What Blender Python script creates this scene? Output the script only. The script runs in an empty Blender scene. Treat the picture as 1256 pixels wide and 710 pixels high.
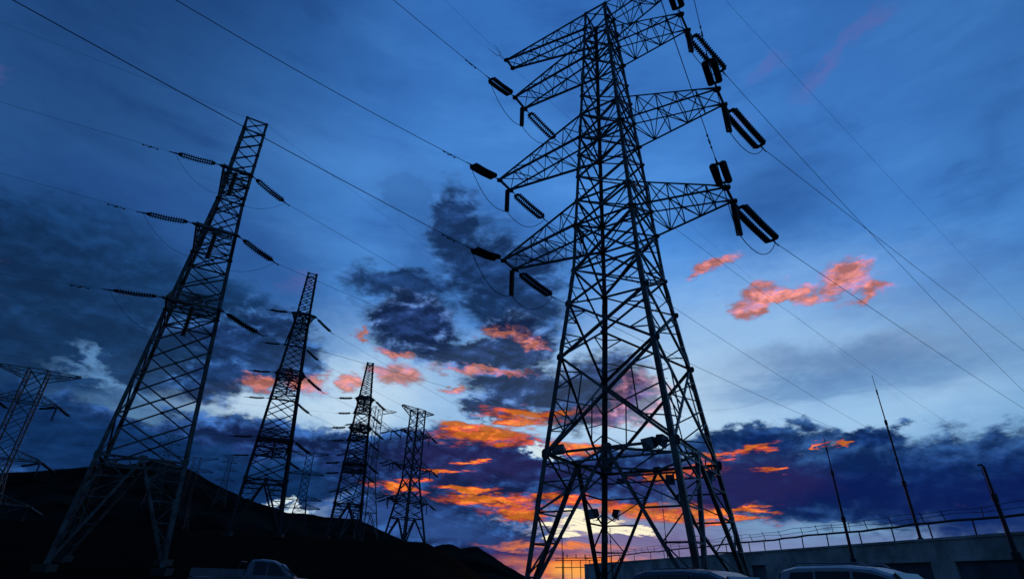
import bpy, math, random
from mathutils import Vector, Matrix
import numpy as np
random.seed(7)
R = math.radians
SC = bpy.context.scene

# ---------------------------------------------------------------- camera
F, PITCH, ROLL = 670.656, R(28.148), R(1.703)
fwd = Vector((0, math.cos(PITCH), math.sin(PITCH)))
up0 = Vector((0, -math.sin(PITCH), math.cos(PITCH)))
rt0 = Vector((1, 0, 0))
rt = math.cos(ROLL) * rt0 + math.sin(ROLL) * up0
up = -math.sin(ROLL) * rt0 + math.cos(ROLL) * up0
EYE = Vector((0, 0, 1.4))          # the eye is 1.4 m above the car park
cd = bpy.data.cameras.new('camera'); cam = bpy.data.objects.new('camera', cd)
SC.collection.objects.link(cam); SC.camera = cam
cd.sensor_width = 36; cd.lens = 36 * F / 1256; cd.clip_end = 20000; cd.clip_start = 0.1
m = Matrix((rt, up, -fwd)).transposed().to_4x4(); m.translation = EYE
cam.matrix_world = m

def ray(px, py):
    w = rt * (px - 628) + up * (355 - py) + fwd * F
    return w.normalized()
def azel(px, py):
    r = ray(px, py)
    return math.degrees(math.atan2(r.x, r.y)), math.degrees(math.asin(r.z))

# ---------------------------------------------------------------- view, world, sun
SC.view_settings.view_transform = 'Standard'
try: SC.view_settings.look = 'None'
except Exception: pass
SC.view_settings.exposure = 0; SC.view_settings.gamma = 1; SC.view_settings.use_curve_mapping = False
SUN_AZ, SUN_EL = R(5.5), R(4.0)

def lin(c):
    o = []
    for v in c[:3]:
        v = v / 255.0
        o.append(v / 12.92 if v <= .04045 else ((v + .055) / 1.055) ** 2.4)
    return (*o, 1.0)

class NT:
    def __init__(s, nt): s.nt = nt; s.L = nt.links.new
    def n(s, t, **k):
        x = s.nt.nodes.new(t)
        for a, b in k.items(): setattr(x, a, b)
        return x
    def put(s, sock, v):
        if isinstance(v, bpy.types.NodeSocket): s.L(v, sock)
        else: sock.default_value = v
    def m(s, op, a, b=None, c=None, clamp=False):
        x = s.n('ShaderNodeMath', operation=op, use_clamp=clamp)
        s.put(x.inputs[0], a)
        if b is not None: s.put(x.inputs[1], b)
        if c is not None: s.put(x.inputs[2], c)
        return x.outputs[0]
    def vm(s, op, a, b=None, sc=None):
        x = s.n('ShaderNodeVectorMath', operation=op)
        s.put(x.inputs[0], a)
        if b is not None: s.put(x.inputs[1], b)
        if sc is not None: s.put(x.inputs['Scale'], sc)
        return x.outputs['Value'] if op in ('LENGTH', 'DOT_PRODUCT') else x.outputs[0]
    def xyz(s, a, b, c):
        x = s.n('ShaderNodeCombineXYZ')
        for i, v in enumerate((a, b, c)): s.put(x.inputs[i], v)
        return x.outputs[0]
    def ss(s, v, a, b, lo=0.0, hi=1.0):      # smooth step from a to b
        x = s.n('ShaderNodeMapRange', interpolation_type='SMOOTHSTEP')
        s.put(x.inputs['Value'], v)
        x.inputs['From Min'].default_value = a; x.inputs['From Max'].default_value = b
        x.inputs['To Min'].default_value = lo; x.inputs['To Max'].default_value = hi
        return x.outputs[0]
    def noise(s, vec, scale, detail=4, rough=.5, dist=0, col=False):
        x = s.n('ShaderNodeTexNoise'); s.put(x.inputs['Vector'], vec)
        x.inputs['Scale'].default_value = scale; x.inputs['Detail'].default_value = detail
        x.inputs['Roughness'].default_value = rough; x.inputs['Distortion'].default_value = dist
        return x.outputs['Color'] if col else x.outputs['Fac']
    def mix(s, f, a, b):
        x = s.n('ShaderNodeMix', data_type='RGBA')
        s.put(x.inputs[0], f); s.put(x.inputs[6], a); s.put(x.inputs[7], b)
        return x.outputs[2]
    def mul(s, a, b):
        x = s.n('ShaderNodeMix', data_type='RGBA', blend_type='MULTIPLY'); x.inputs[0].default_value = 1
        s.put(x.inputs[6], a); s.put(x.inputs[7], b)
        return x.outputs[2]
    def ramp(s, v, stops):
        x = s.n('ShaderNodeValToRGB'); s.put(x.inputs[0], v); cr = x.color_ramp
        cr.interpolation = 'EASE'
        while len(cr.elements) < len(stops): cr.elements.new(.5)
        for e, (p, c) in zip(cr.elements, stops): e.position = p; e.color = c
        return x.outputs[0]

def build_world():
    w = bpy.data.worlds.new('World'); SC.world = w; w.use_nodes = True
    nt = w.node_tree; nt.nodes.clear(); N = NT(nt)
    tc = N.n('ShaderNodeTexCoord'); d = tc.outputs['Generated']
    sp = N.n('ShaderNodeSeparateXYZ'); N.L(d, sp.inputs[0])
    X, Y, Z = sp.outputs
    az = N.m('MULTIPLY', N.m('ARCTAN2', X, Y), 180 / math.pi)
    el = N.m('MULTIPLY', N.m('ARCSINE', Z), 180 / math.pi)
    P = N.xyz(az, el, 0.0)
    # noise space: direction, finer vertically so clouds lie in layers
    Nv = N.xyz(X, Y, N.m('MULTIPLY', Z, 1.9))
    Ns = N.xyz(X, Y, N.m('MULTIPLY', Z, 4.6))
    big = N.noise(Nv, 5.0, 3, .55, col=True)
    det = N.noise(Nv, 26.0, 6, .62, col=True)
    c5 = (.5, .5, .5)
    off = N.vm('ADD', N.vm('SCALE', N.vm('SUBTRACT', big, c5), sc=5.0), N.vm('SCALE', N.vm('SUBTRACT', det, c5), sc=4.2))
    PW = N.vm('ADD', P, N.vm('MULTIPLY', off, (1.2, .8, 0)))
    offs = N.vm('ADD', N.vm('SCALE', N.vm('SUBTRACT', big, c5), sc=2.0), N.vm('SCALE', N.vm('SUBTRACT', N.noise(Ns, 16.0, 6, .6, col=True), c5), sc=4.0))
    PS = N.vm('ADD', P, N.vm('MULTIPLY', offs, (2.0, .65, 0)))   # streaky warp

    def blobs(vec, items, soft=False):
        acc = None
        for it in items:
            px, py, rx, ry = it[:4]
            ang = it[4] if len(it) > 4 else 0
            k = it[5] if len(it) > 5 else 1.0
            a0, e0 = azel(px, py)
            a1, _ = azel(px + 5, py); _, e1 = azel(px, py - 5)
            sx, sy = rx * (a1 - a0) / 5, ry * (e1 - e0) / 5; th = R(ang) - ROLL
            if abs(ang) < 3:
                q = N.n('ShaderNodeVectorMath', operation='MULTIPLY_ADD'); N.put(q.inputs[0], vec)
                q.inputs[1].default_value = (1 / sx, 1 / sy, 0); q.inputs[2].default_value = (-a0 / sx, -e0 / sy, 0)
                g = N.vm('LENGTH', q.outputs[0])
            else:
                mp = N.n('ShaderNodeMapping', vector_type='TEXTURE')
                N.put(mp.inputs['Vector'], vec)
                mp.inputs['Location'].default_value = (a0, e0, 0)
                mp.inputs['Rotation'].default_value = (0, 0, th)
                mp.inputs['Scale'].default_value = (sx, sy, 1)
                g = N.vm('LENGTH', mp.outputs[0])
            v = N.ss(g, 0.0, 2.0, k, 0.0)
            acc = v if acc is None else (N.m('ADD', acc, v) if soft else N.m('MAXIMUM', acc, v))
        return acc

    # ---- clear sky
    t = N.m('DIVIDE', N.m('MAXIMUM', el, 0.0), 90.0)
    col = N.ramp(t, [(0.0, lin((92, 108, 160))), (.05, lin((98, 132, 184))), (.12, lin((124, 176, 224))), (.19, lin((96, 160, 222))),
                     (.28, lin((76, 144, 222))), (.40, lin((66, 130, 208))), (.60, lin((52, 110, 186))), (1.0, lin((24, 60, 126)))])
    side = N.ss(az, -48, -4, .27, 1.0)
    sideR = N.ss(az, 22, 64, 1.0, .62)
    back = N.ss(Y, -.5, .55, .36, 1.0)
    k = N.m('MULTIPLY', N.m('MULTIPLY', side, sideR), back)
    col = N.mul(col, N.xyz(k, N.m('POWER', k, .88), N.m('POWER', k, .78)))
    hz = N.noise(Ns, 3.2, 6, .6)
    col = N.mul(col, N.ramp(hz, [(.25, (.66, .72, .80, 1)), (.5, (1, 1, 1, 1)), (.75, (1.3, 1.2, 1.12, 1))]))
    col = N.mul(col, N.ramp(N.noise(Nv, 4.5, 7, .6, .3), [(.32, (.78, .80, .84, 1)), (.5, (.98, .98, .98, 1)), (.68, (1.12, 1.08, 1.04, 1))]))
    sky = N.n('ShaderNodeTexSky', sky_type='NISHITA')
    sky.sun_disc = False; sky.sun_elevation = SUN_EL; sky.sun_rotation = SUN_AZ
    add = N.n('ShaderNodeMix', data_type='RGBA', blend_type='ADD'); add.inputs[0].default_value = .004
    N.L(col, add.inputs[6]); N.L(sky.outputs[0], add.inputs[7]); col = add.outputs[2]

    nA = N.noise(Nv, 9.0, 9, .6)
    nB = N.noise(Nv, 15.0, 9, .62, .3)
    nC = N.noise(Ns, 11.0, 9, .64, .5)
    nD = N.noise(Ns, 26.0, 7, .68, .8)
    # relief: how the billows turn towards or away from the light
    nB2 = N.noise(N.vm('ADD', Nv, (-.006, 0, .016)), 15.0, 5, .58, .3)
    rel = N.m('MULTIPLY', N.m('SUBTRACT', nB, nB2), 4.2)

    fold = N.m('ADD', N.m('ADD', 1.0, N.m('MULTIPLY', rel, 1.5)), N.m('MULTIPLY', N.m('SUBTRACT', N.noise(Nv, 8.0, 10, .68, .2), .52), 2.6))
    fold = N.m('MINIMUM', N.m('MAXIMUM', fold, .55), 1.9)
    def soft(items, color, amount, vec=None, n=.35):
        nonlocal col
        v = blobs(vec or PW, items, True)
        v = N.m('MULTIPLY', v, N.m('ADD', N.m('MULTIPLY', nA, n * 2), 1 - n))
        f = N.m('MULTIPLY', N.m('MINIMUM', v, 1.0), amount, clamp=True)
        col = N.mix(f, col, color)
    def cloud(items, core, edge, noise=None, amp=.9, lo=.42, hi=.56, vec=None, opacity=1.0, deep=(.5, .95), tex=None, hot=None, relief=1.0, tamp=.75, wisp=0.0):
        nonlocal col
        v0 = blobs(vec or PW, items)
        nn = noise or nB
        v = N.m('ADD', v0, N.m('MULTIPLY', N.m('SUBTRACT', nn, .5), amp))
        if wisp: v = N.m('ADD', v, N.m('MULTIPLY', N.m('SUBTRACT', nD, .5), wisp))
        mask = N.m('MULTIPLY', N.ss(v, lo, hi), opacity)
        tv = N.m('ADD', N.m('ADD', N.m('MULTIPLY', v, .45), N.m('MULTIPLY', v0, .55)), N.m('MULTIPLY', N.m('SUBTRACT', tex or nC, .5), tamp))
        if relief: tv = N.m('SUBTRACT', tv, N.m('MULTIPLY', rel, .5 * relief))
        c = N.mix(N.ss(tv, deep[0], deep[1]), edge, core)
        if hot is not None: c = N.mix(N.ss(tv, deep[1] - .02, deep[1] + .38), c, hot)
        if relief: c = N.vm('SCALE', c, sc=N.m('MULTIPLY_ADD', fold, min(relief, 1.0), 1 - min(relief, 1.0)))
        col = N.mix(mask, col, c)

    # pale light above the cloud bank
    soft([(760, 500, 260, 60), (470, 470, 110, 60), (620, 480, 90, 40), (1010, 480, 220, 45), (880, 420, 200, 70), (240, 476, 80, 20), (700, 560, 80, 30)], lin((170, 205, 236)), .62)
    soft([(800, 490, 110, 45), (330, 500, 70, 16), (450, 480, 60, 30), (425, 525, 34, 30)], lin((205, 228, 244)), .66)
    # thin blue veils
    soft([(560, 300, 70, 60), (610, 340, 80, 50), (300, 300, 120, 40), (150, 250, 160, 40), (330, 380, 60, 50), (1050, 440, 150, 25),
          (940, 240, 80, 60), (490, 238, 34, 26), (490, 238, 22, 16)], lin((34, 74, 138)), .55)
    soft([(1130, 455, 150, 18), (960, 480, 90, 14)], lin((84, 130, 184)), .6, PS)
    soft([(440, 200, 120, 34), (420, 300, 70, 20)], lin((84, 146, 218)), .35, PS)
    # the heavy dark mass on the left
    cloud([(60, 345, 200, 96), (130, 415, 160, 58), (10, 300, 130, 66), (215, 436, 70, 34), (30, 430, 130, 56), (250, 380, 60, 40)], lin((15, 42, 78)), lin((24, 62, 110)),
          nA, .4, .06, .58, opacity=.95, deep=(.2, 1.2), relief=.3)
    soft([(108, 450, 20, 6, -35), (128, 474, 46, 5, -5)], lin((96, 144, 194)), .8)
    # puffy grey-blue clouds in the middle
    cloud([(500, 350, 70, 22), (515, 388, 62, 34), (505, 415, 48, 24), (560, 285, 30, 52, 8), (600, 325, 54, 44), (632, 340, 60, 44), (640, 384, 56, 34), (340, 440, 48, 42), (290, 425, 68, 26),
           (262, 465, 44, 28), (330, 400, 48, 22)], lin((26, 54, 100)), lin((60, 106, 168)), nB, 1.0, .20, .70, wisp=.3, opacity=.95, deep=(.15, .8), relief=.8)
    cloud([(512, 395, 50, 30), (600, 438, 80, 18), (640, 426, 42, 30), (655, 480, 74, 28), (728, 480, 70, 38, 25), (600, 505, 40, 12)], lin((29, 51, 96)), lin((80, 112, 164)), nB, .95, .26, .62, wisp=.3, opacity=.95, deep=(.15, .7), relief=1.1)
    cloud([(786, 484, 36, 32, 35), (760, 508, 40, 14)], lin((88, 70, 118)), lin((196, 126, 138)), nB, .9, .34, .7, opacity=.72, deep=(.3, .9))
    # the bank of cloud over the horizon
    cloud([(90, 545, 190, 44), (290, 556, 120, 46), (420, 572, 110, 36), (520, 580, 90, 46), (620, 585, 110, 44), (740, 580, 120, 30), (520, 625, 90, 40), (600, 672, 110, 34)],
          lin((25, 44, 92)), lin((48, 88, 148)), nB, .75, .30, .52, wisp=.25, deep=(.15, .95), relief=.9)
    cloud([(0, 520, 150, 36), (150, 560, 170, 40), (300, 590, 120, 30)], lin((14, 44, 88)), lin((22, 60, 110)), nA, .5, .2, .7, deep=(.2, 1.0), relief=.3)
    cloud([(930, 545, 90, 22), (950, 590, 130, 40), (1030, 612, 130, 34), (1060, 580, 100, 46), (1160, 585, 130, 54), (1256, 580, 110, 58), (1070, 534, 44, 18), (1350, 590, 130, 60)],
          lin((15, 43, 98)), lin((50, 90, 142)), nB, .8, .26, .58, wisp=.25, deep=(.15, 1.0), relief=.55, tamp=.5)
    soft([(1150, 612, 170, 28), (1290, 625, 140, 34), (940, 605, 90, 18)], lin((10, 27, 84)), .85, None, .15)
    soft([(1190, 646, 110, 12), (1300, 640, 90, 20)], lin((14, 44, 106)), .7, None, .1)
    soft([(850, 600, 90, 26), (930, 590, 60, 26), (560, 560, 60, 22), (640, 575, 80, 18)], lin((42, 36, 86)), .6)
    # strips of clear light under the bank
    soft([(1005, 650, 100, 5), (920, 656, 60, 7)], lin((116, 158, 196)), .8, PS, .2)
    soft([(810, 662, 90, 14), (740, 672, 80, 16)], lin((112, 94, 144)), .75, PS, .2)
    soft([(560, 652, 60, 14), (480, 632, 60, 16)], lin((52, 88, 154)), .6, PS, .4)
    soft([(640, 690, 50, 20)], lin((52, 44, 104)), .8)
    # salmon-lit high clouds
    sal = lin((164, 104, 122)); salE = lin((96, 104, 158)); salH = lin((216, 128, 108))
    cloud([(480, 433, 26, 7), (442, 410, 7, 6), (482, 460, 30, 13), (428, 468, 14, 8), (378, 470, 24, 13), (318, 472, 26, 9), (600, 458, 58, 5),
           (622, 412, 28, 7), (560, 482, 26, 5), (655, 422, 18, 7)], sal, salE, nB, .7, .22, .86, wisp=1.1, opacity=.85, deep=(.15, .6), tex=nD, hot=salH, tamp=1.3)
    cloud([(936, 368, 34, 10, 12), (1048, 344, 36, 18), (1084, 352, 26, 8), (1000, 360, 30, 7), (902, 380, 18, 12), (965, 364, 60, 6, 10), (872, 326, 34, 8, 10)], lin((168, 114, 142)), lin((98, 124, 186)), nB, .6, .18, .88, wisp=.9,
          opacity=.92, deep=(.15, .6), tex=nD, hot=lin((222, 132, 118)), tamp=1.4)
    soft([(1065, 28, 30, 10), (940, 76, 22, 9, 12), (1010, 80, 40, 9, 30), (0, 104, 16, 16), (368, 350, 18, 9, 30), (905, 150, 18, 8), (0, 345, 14, 18)], lin((118, 98, 164)), .27)
    # orange-lit undersides near the sunset
    org = lin((206, 82, 42)); orgE = lin((96, 56, 88)); orgH = lin((250, 134, 46))
    cloud([(600, 534, 66, 11), (655, 508, 60, 6), (690, 548, 54, 8), (640, 517, 40, 5), (560, 524, 30, 5)], org, orgE, nC, .85, .26, .78, wisp=.9, vec=PS, opacity=.95, deep=(.22, .62), tex=nD, hot=orgH, tamp=1.9)
    cloud([(600, 614, 64, 8), (640, 628, 44, 8), (572, 600, 36, 4), (540, 578, 26, 3), (580, 566, 16, 3), (485, 600, 28, 6), (505, 590, 24, 4), (700, 612, 54, 6)], org, orgE, nC, .85, .28, .80, wisp=.9, vec=PS,
          opacity=.93, deep=(.22, .64), tex=nD, hot=orgH, tamp=1.9)
    cloud([(830, 580, 60, 7, 8), (905, 556, 46, 5, 12), (946, 576, 16, 4, 8), (1012, 548, 5, 4), (1028, 545, 4, 5)], org, orgE, nC, .8, .28, .78, wisp=.9, vec=PS, opacity=.9, deep=(.22, .64), tex=nD, hot=orgH, tamp=1.9)
    cloud([(830, 628, 84, 9), (912, 624, 38, 4, -8), (770, 618, 54, 7), (900, 640, 54, 4)], org, orgE, nC, .85, .28, .82, wisp=.9, vec=PS, opacity=.92, deep=(.22, .64), tex=nD, hot=orgH, tamp=1.9)
    soft([(700, 694, 60, 12), (740, 690, 40, 10), (690, 668, 60, 3)], lin((246, 132, 62)), .95, PS, .3)
    soft([(710, 702, 24, 8)], lin((255, 176, 84)), .9, PS, .1)
    # the white gaps where the light comes through
    cloud([(722, 640, 40, 9), (690, 652, 24, 5), (768, 648, 30, 4), (715, 628, 20, 4)], lin((255, 246, 214)), lin((196, 150, 148)), nC, .6, .34, .66, vec=PS, deep=(.4, .66), relief=0)
    cloud([(372, 624, 22, 9), (672, 556, 30, 8), (345, 612, 22, 5)], lin((214, 232, 240)), lin((120, 160, 205)), nB, .5, .40, .7, opacity=.95, deep=(.5, .8), relief=0)
    # below the horizon
    col = N.mix(N.ss(el, -1.0, -.2, 1.0, 0.0), col, (.004, .006, .012, 1))
    # ease the clouds into a plain dusk behind the viewer
    bg = N.n('ShaderNodeBackground'); bg.inputs['Strength'].default_value = 1.0
    N.L(col, bg.inputs[0])
    out = N.n('ShaderNodeOutputWorld'); N.L(bg.outputs[0], out.inputs[0])
    w.cycles.sampling_method = 'MANUAL'; w.cycles.sample_map_resolution = 512
build_world()

sl = bpy.data.lights.new('sun', 'SUN'); sl.energy = .03; sl.angle = R(3); sl.color = (1, .55, .3)
so = bpy.data.objects.new('sun', sl); SC.collection.objects.link(so)
sdir = Vector((math.sin(SUN_AZ) * math.cos(SUN_EL), math.cos(SUN_AZ) * math.cos(SUN_EL), math.sin(SUN_EL)))
so.rotation_euler = sdir.to_track_quat('Z', 'Y').to_euler()

# ---------------------------------------------------------------- materials
def mat(name, c, rough=.6, metal=0.0, var=.25, scale=3.0, spec=.5, bump=0.0, dark=None, trans=None):
    mt = bpy.data.materials.new(name); mt.use_nodes = True
    N = NT(mt.node_tree); bs = mt.node_tree.nodes['Principled BSDF']
    tc = N.n('ShaderNodeTexCoord')
    nz = N.noise(tc.outputs['Object'], scale, 6, .6)
    c2 = dark or tuple(v * (1 - var * 1.6) for v in c)
    c1 = tuple(min(1, v * (1 + var * .6)) for v in c)
    N.L(N.ramp(nz, [(.32, (*c2, 1)), (.68, (*c1, 1))]), bs.inputs['Base Color'])
    bs.inputs['Metallic'].default_value = metal
    if spec < .1: bs.inputs['IOR'].default_value = 1.0 + spec
    N.put(bs.inputs['Roughness'], N.ss(nz, .2, .8, max(0, rough - .12), min(1, rough + .12)))
    bs.inputs['Specular IOR Level'].default_value = spec
    if bump:
        b = N.n('ShaderNodeBump'); b.inputs['Strength'].default_value = bump; b.inputs['Distance'].default_value = .05
        N.L(N.noise(tc.outputs['Object'], scale * 6, 5, .6), b.inputs['Height']); N.L(b.outputs[0], bs.inputs['Normal'])
    return mt
M = dict(
    steel=mat('galvanised_steel', (.135, .15, .14), .55, .3, .45, 1.5),
    steel_far=mat('darkened_steel', (.045, .05, .055), .7, .2, .25, .6),  # darker copy of the pylon steel, silhouette tone put into its colour
    porcelain=mat('brown_porcelain', (.035, .026, .022), .25, 0, .2, 6, .6),
    fitting=mat('dark_fitting_steel', (.06, .065, .07), .5, .5, .2, 4),
    cable=mat('aluminium_cable', (.045, .05, .055), .6, .4, .1, 2),
    ground=mat('dark_asphalt', (.045, .045, .047), .97, 0, .3, .5, .05, bump=.4),
    scrub=mat('scrub_hillside', (.020, .024, .016), .95, 0, .5, .02, .1, dark=(.008, .010, .007)),
    mountain=mat('mountain_scrub', (.020, .021, .017), .99, 0, .4, .014, .0, dark=(.004, .005, .005)),
    render=mat('painted_concrete', (.55, .58, .54), .9, 0, .45, .6, bump=.3, dark=(.30, .33, .31)),
    recess=mat('dark_panel', (.13, .16, .20), .6, 0, .3, .8),
    concrete=mat('footing_concrete', (.05, .05, .045), .9, 0, .2, 2, bump=.3),
    pole=mat('dark_painted_pole', (.045, .045, .05), .55, .3, .2, 3),
    dim=mat('dimmed_pale_paint', (.20, .22, .25), .4, 0, .2, 1.2),  # the pickup's pale paint with the dim dusk light put into its colour
    white=mat('white_car_paint', (.42, .44, .47), .3, 0, .04, 1.0),
    silver=mat('dark_blue_car_paint', (.07, .09, .13), .28, .3, .08, 1.0),
    glass=mat('tinted_glass', (.010, .011, .014), .08, 0, .05, 1.0),
    rubber=mat('tyre_rubber', (.02, .02, .02), .9, 0, .1, 5),
    plastic=mat('black_plastic', (.02, .02, .022), .5, 0, .1, 5),
    rim=mat('alloy_rim', (.35, .36, .37), .35, .8, .1, 5),
    redlens=mat('red_lens', (.28, .02, .02), .2, 0, .05, 5),
    clear=mat('lamp_lens', (.45, .47, .5), .15, 0, .05, 5),
    enamel=mat('sign_enamel', (.12, .15, .20), .5, 0, .15, 5),
)

# ---------------------------------------------------------------- mesh helpers
class MB:
    def __init__(s): s.v = []; s.f = []
    def add(s, vs, fs):
        b = len(s.v); s.v += [tuple(v) for v in vs]; s.f += [tuple(i + b for i in f) for f in fs]; return s
    def box(s, c, sx, sy, sz, ax=None):
        ax = ax or (Vector((1, 0, 0)), Vector((0, 1, 0)), Vector((0, 0, 1))); c = Vector(c)
        vs = [c + ax[0] * (i * sx / 2) + ax[1] * (j * sy / 2) + ax[2] * (k * sz / 2) for k in (-1, 1) for j in (-1, 1) for i in (-1, 1)]
        return s.add(vs, [(0, 2, 3, 1), (4, 5, 7, 6), (0, 1, 5, 4), (2, 6, 7, 3), (0, 4, 6, 2), (1, 3, 7, 5)])
    def bar(s, p, q, w, h=None, ref=None, cut=0.0):
        p = Vector(p); q = Vector(q); d = q - p; L = d.length
        if L < 1e-4: return s
        d /= L; ref = Vector(ref) if ref is not None else Vector((0, 0, 1))
        a = d.cross(ref)
        if a.length < .05: a = d.cross(Vector((1, .3, 0)))
        a.normalize(); b = d.cross(a)
        return s.box((p + q) / 2, L - cut, w, h or w, (d, a, b))
    def angle(s, p, q, n1, w, t):
        # L-section: one flange lies in the plane with normal n1
        p = Vector(p); q = Vector(q); d = (q - p).normalized(); L = (q - p).length
        n = (Vector(n1) - d * d.dot(Vector(n1))).normalized(); b = d.cross(n)
        c = (p + q) / 2
        s.box(c, L, w, t, (d, b, n))
        s.box(c + b * (w / 2 - t / 2) - n * (w / 2 + t / 2 + .001), L, t, w, (d, b, n))
        return s
    def tube(s, pts, r, n=6, caps=True):
        pts = [Vector(p) for p in pts]; rs = r if isinstance(r, (list, tuple)) else [r] * len(pts)
        vs = []; fs = []
        a = None
        for i, p in enumerate(pts):
            d = (pts[min(i + 1, len(pts) - 1)] - pts[max(i - 1, 0)]).normalized()
            if a is None: a = d.cross(Vector((0, 0, 1)))
            if a.length < .05: a = d.cross(Vector((1, 0, 0)))
            a = (a - d * a.dot(d)).normalized(); b = d.cross(a)
            for k in range(n):
                t = 2 * math.pi * k / n
                vs.append(p + (a * math.cos(t) + b * math.sin(t)) * rs[i])
        for i in range(len(pts) - 1):
            for k in range(n):
                k2 = (k + 1) % n
                fs.append((i * n + k, i * n + k2, (i + 1) * n + k2, (i + 1) * n + k))
        if caps:
            fs.append(tuple(range(n - 1, -1, -1))); fs.append(tuple((len(pts) - 1) * n + k for k in range(n)))
        return s.add(vs, fs)
    def discs(s, p, q, r, cnt, n=12, core=None):
        # ribbed insulator column: a core with sheds
        p = Vector(p); q = Vector(q); d = q - p; pts = []; rs = []
        for i in range(cnt):
            for (o, rr) in (((0, .42), (.28, .55), (.40, 1.0), (.66, .96), (.76, .5)) if not core else ((0, core), (.30, core * 1.2), (.48, 1.0), (.64, .96), (.74, core))):
                pts.append(p + d * ((i + o) / cnt)); rs.append(rr * r)
        pts.append(q); rs.append(.3 * r)
        # ring frames along a straight axis (tube() would work, but keep the tangent fixed)
        dd = d.normalized(); a = dd.cross(Vector((.2, .1, 1))).normalized(); b = dd.cross(a)
        vs = []; fs = []
        for P_, r_ in zip(pts, rs):
            for k in range(n):
                t = 2 * math.pi * k / n; vs.append(P_ + (a * math.cos(t) + b * math.sin(t)) * r_)
        for i in range(len(pts) - 1):
            for k in range(n):
                k2 = (k + 1) % n; fs.append((i * n + k, i * n + k2, (i + 1) * n + k2, (i + 1) * n + k))
        fs.append(tuple(range(n - 1, -1, -1))); fs.append(tuple((len(pts) - 1) * n + k for k in range(n)))
        return s.add(vs, fs)
    def plate(s, c, n, up_, w, h, t=.02):
        n = Vector(n).normalized(); up_ = Vector(up_); up_ = (up_ - n * n.dot(up_)).normalized(); a = up_.cross(n)
        c = Vector(c); pts = [(-.5, -.3), (-.3, -.5), (.3, -.5), (.5, -.3), (.5, .3), (.3, .5), (-.3, .5), (-.5, .3)]
        vs = [c + a * x * w + up_ * y * h + n * (t / 2) for x, y in pts] + [c + a * x * w + up_ * y * h - n * (t / 2) for x, y in pts]
        return s.add(vs, [tuple(range(8)), tuple(range(15, 7, -1))] + [(i, i + 8, (i + 1) % 8 + 8, (i + 1) % 8) for i in range(8)])
    def build(s, name, m, parent=None, org=None, smooth=False):
        me = bpy.data.meshes.new(name)
        o = Vector(org) if org is not None else Vector((0, 0, 0))
        me.from_pydata([tuple(Vector(v) - o) for v in s.v], [], s.f); me.materials.append(M[m] if isinstance(m, str) else m)
        if smooth:
            for p in me.polygons: p.use_smooth = True
        ob = bpy.data.objects.new(name, me); SC.collection.objects.link(ob)
        if parent is not None: ob.parent = parent
        else: ob.location = o
        return ob
def tag(o, label=None, cat=None, group=None, kind=None):
    if label: o['label'] = label
    if cat: o['category'] = cat
    if group: o['group'] = group
    if kind: o['kind'] = kind
    return o
def empty(name, loc, label, cat, group=None):
    o = bpy.data.objects.new(name, None); SC.collection.objects.link(o); o.location = loc; o.empty_display_size = .3
    return tag(o, label, cat, group)

# ---------------------------------------------------------------- ground and hills
def sstep(x, a, b):
    t = min(1, max(0, (x - a) / (b - a))); return t * t * (3 - 2 * t)
RR = [0, 24, 30, 46, 83, 128, 176, 260, 500, 900, 1500]
HH = [0, 0, .27, 1.4, 5.7, 8.4, 10.6, 12.5, 15, 18, 20]
def terrain(x, y):
    r = math.hypot(x, y); a = math.degrees(math.atan2(x, y))
    h = float(np.interp(r, RR, HH))
    w = (1 - sstep(a, -8, 1)) * (1 - sstep(-a, 80, 130))
    h *= w
    if r > 40 and w > 0: h += w * .35 * math.sin(x * .11 + 1) * math.sin(y * .07) * min(1, (r - 40) / 40)
    return h
def ground():
    rs = [0.5, 4, 8, 14, 20, 24, 30, 33, 38, 44, 50, 58, 68, 80, 95, 110, 128, 150, 176, 210, 260, 340, 450, 600, 900, 1500, 3000, 6000, 12000]
    n = 144; vs = [(0, 0, 0)]; fs = []
    for r in rs:
        for k in range(n):
            a = 2 * math.pi * k / n; x, y = r * math.sin(a), r * math.cos(a); vs.append((x, y, terrain(x, y)))
    for k in range(n): fs.append((0, 1 + (k + 1) % n, 1 + k))
    for i in range(len(rs) - 1):
        for k in range(n):
            k2 = (k + 1) % n; fs.append((1 + i * n + k, 1 + i * n + k2, 1 + (i + 1) * n + k2, 1 + (i + 1) * n + k))
    b = MB(); b.v = vs; b.f = fs
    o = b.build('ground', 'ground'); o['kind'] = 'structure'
    # asphalt near, scrub on the slope
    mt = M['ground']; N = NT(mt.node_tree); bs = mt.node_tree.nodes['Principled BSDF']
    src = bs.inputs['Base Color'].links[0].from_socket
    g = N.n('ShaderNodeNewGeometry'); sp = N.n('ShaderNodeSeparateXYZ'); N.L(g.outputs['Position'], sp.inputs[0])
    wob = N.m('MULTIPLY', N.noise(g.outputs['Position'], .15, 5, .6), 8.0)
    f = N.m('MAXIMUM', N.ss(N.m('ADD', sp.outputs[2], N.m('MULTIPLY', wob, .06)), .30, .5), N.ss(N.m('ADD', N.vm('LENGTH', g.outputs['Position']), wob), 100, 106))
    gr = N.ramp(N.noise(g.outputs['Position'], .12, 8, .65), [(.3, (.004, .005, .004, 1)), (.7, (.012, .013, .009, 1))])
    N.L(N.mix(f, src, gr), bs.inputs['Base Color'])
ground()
RIDGE = [(-700, 600), (-300, 590), (-120, 592), (-60, 586), (0, 580), (50, 577), (110, 572), (160, 569), (185, 565), (205, 565), (222, 571), (240, 579), (262, 592), (300, 611), (330, 620), (350, 628),
         (380, 630), (400, 634), (440, 636), (452, 642), (470, 651), (500, 664), (516, 671), (526, 672), (542, 667), (552, 667), (565, 672), (576, 671), (586, 670), (604, 681), (622, 694), (640, 704), (655, 711)]
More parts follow.
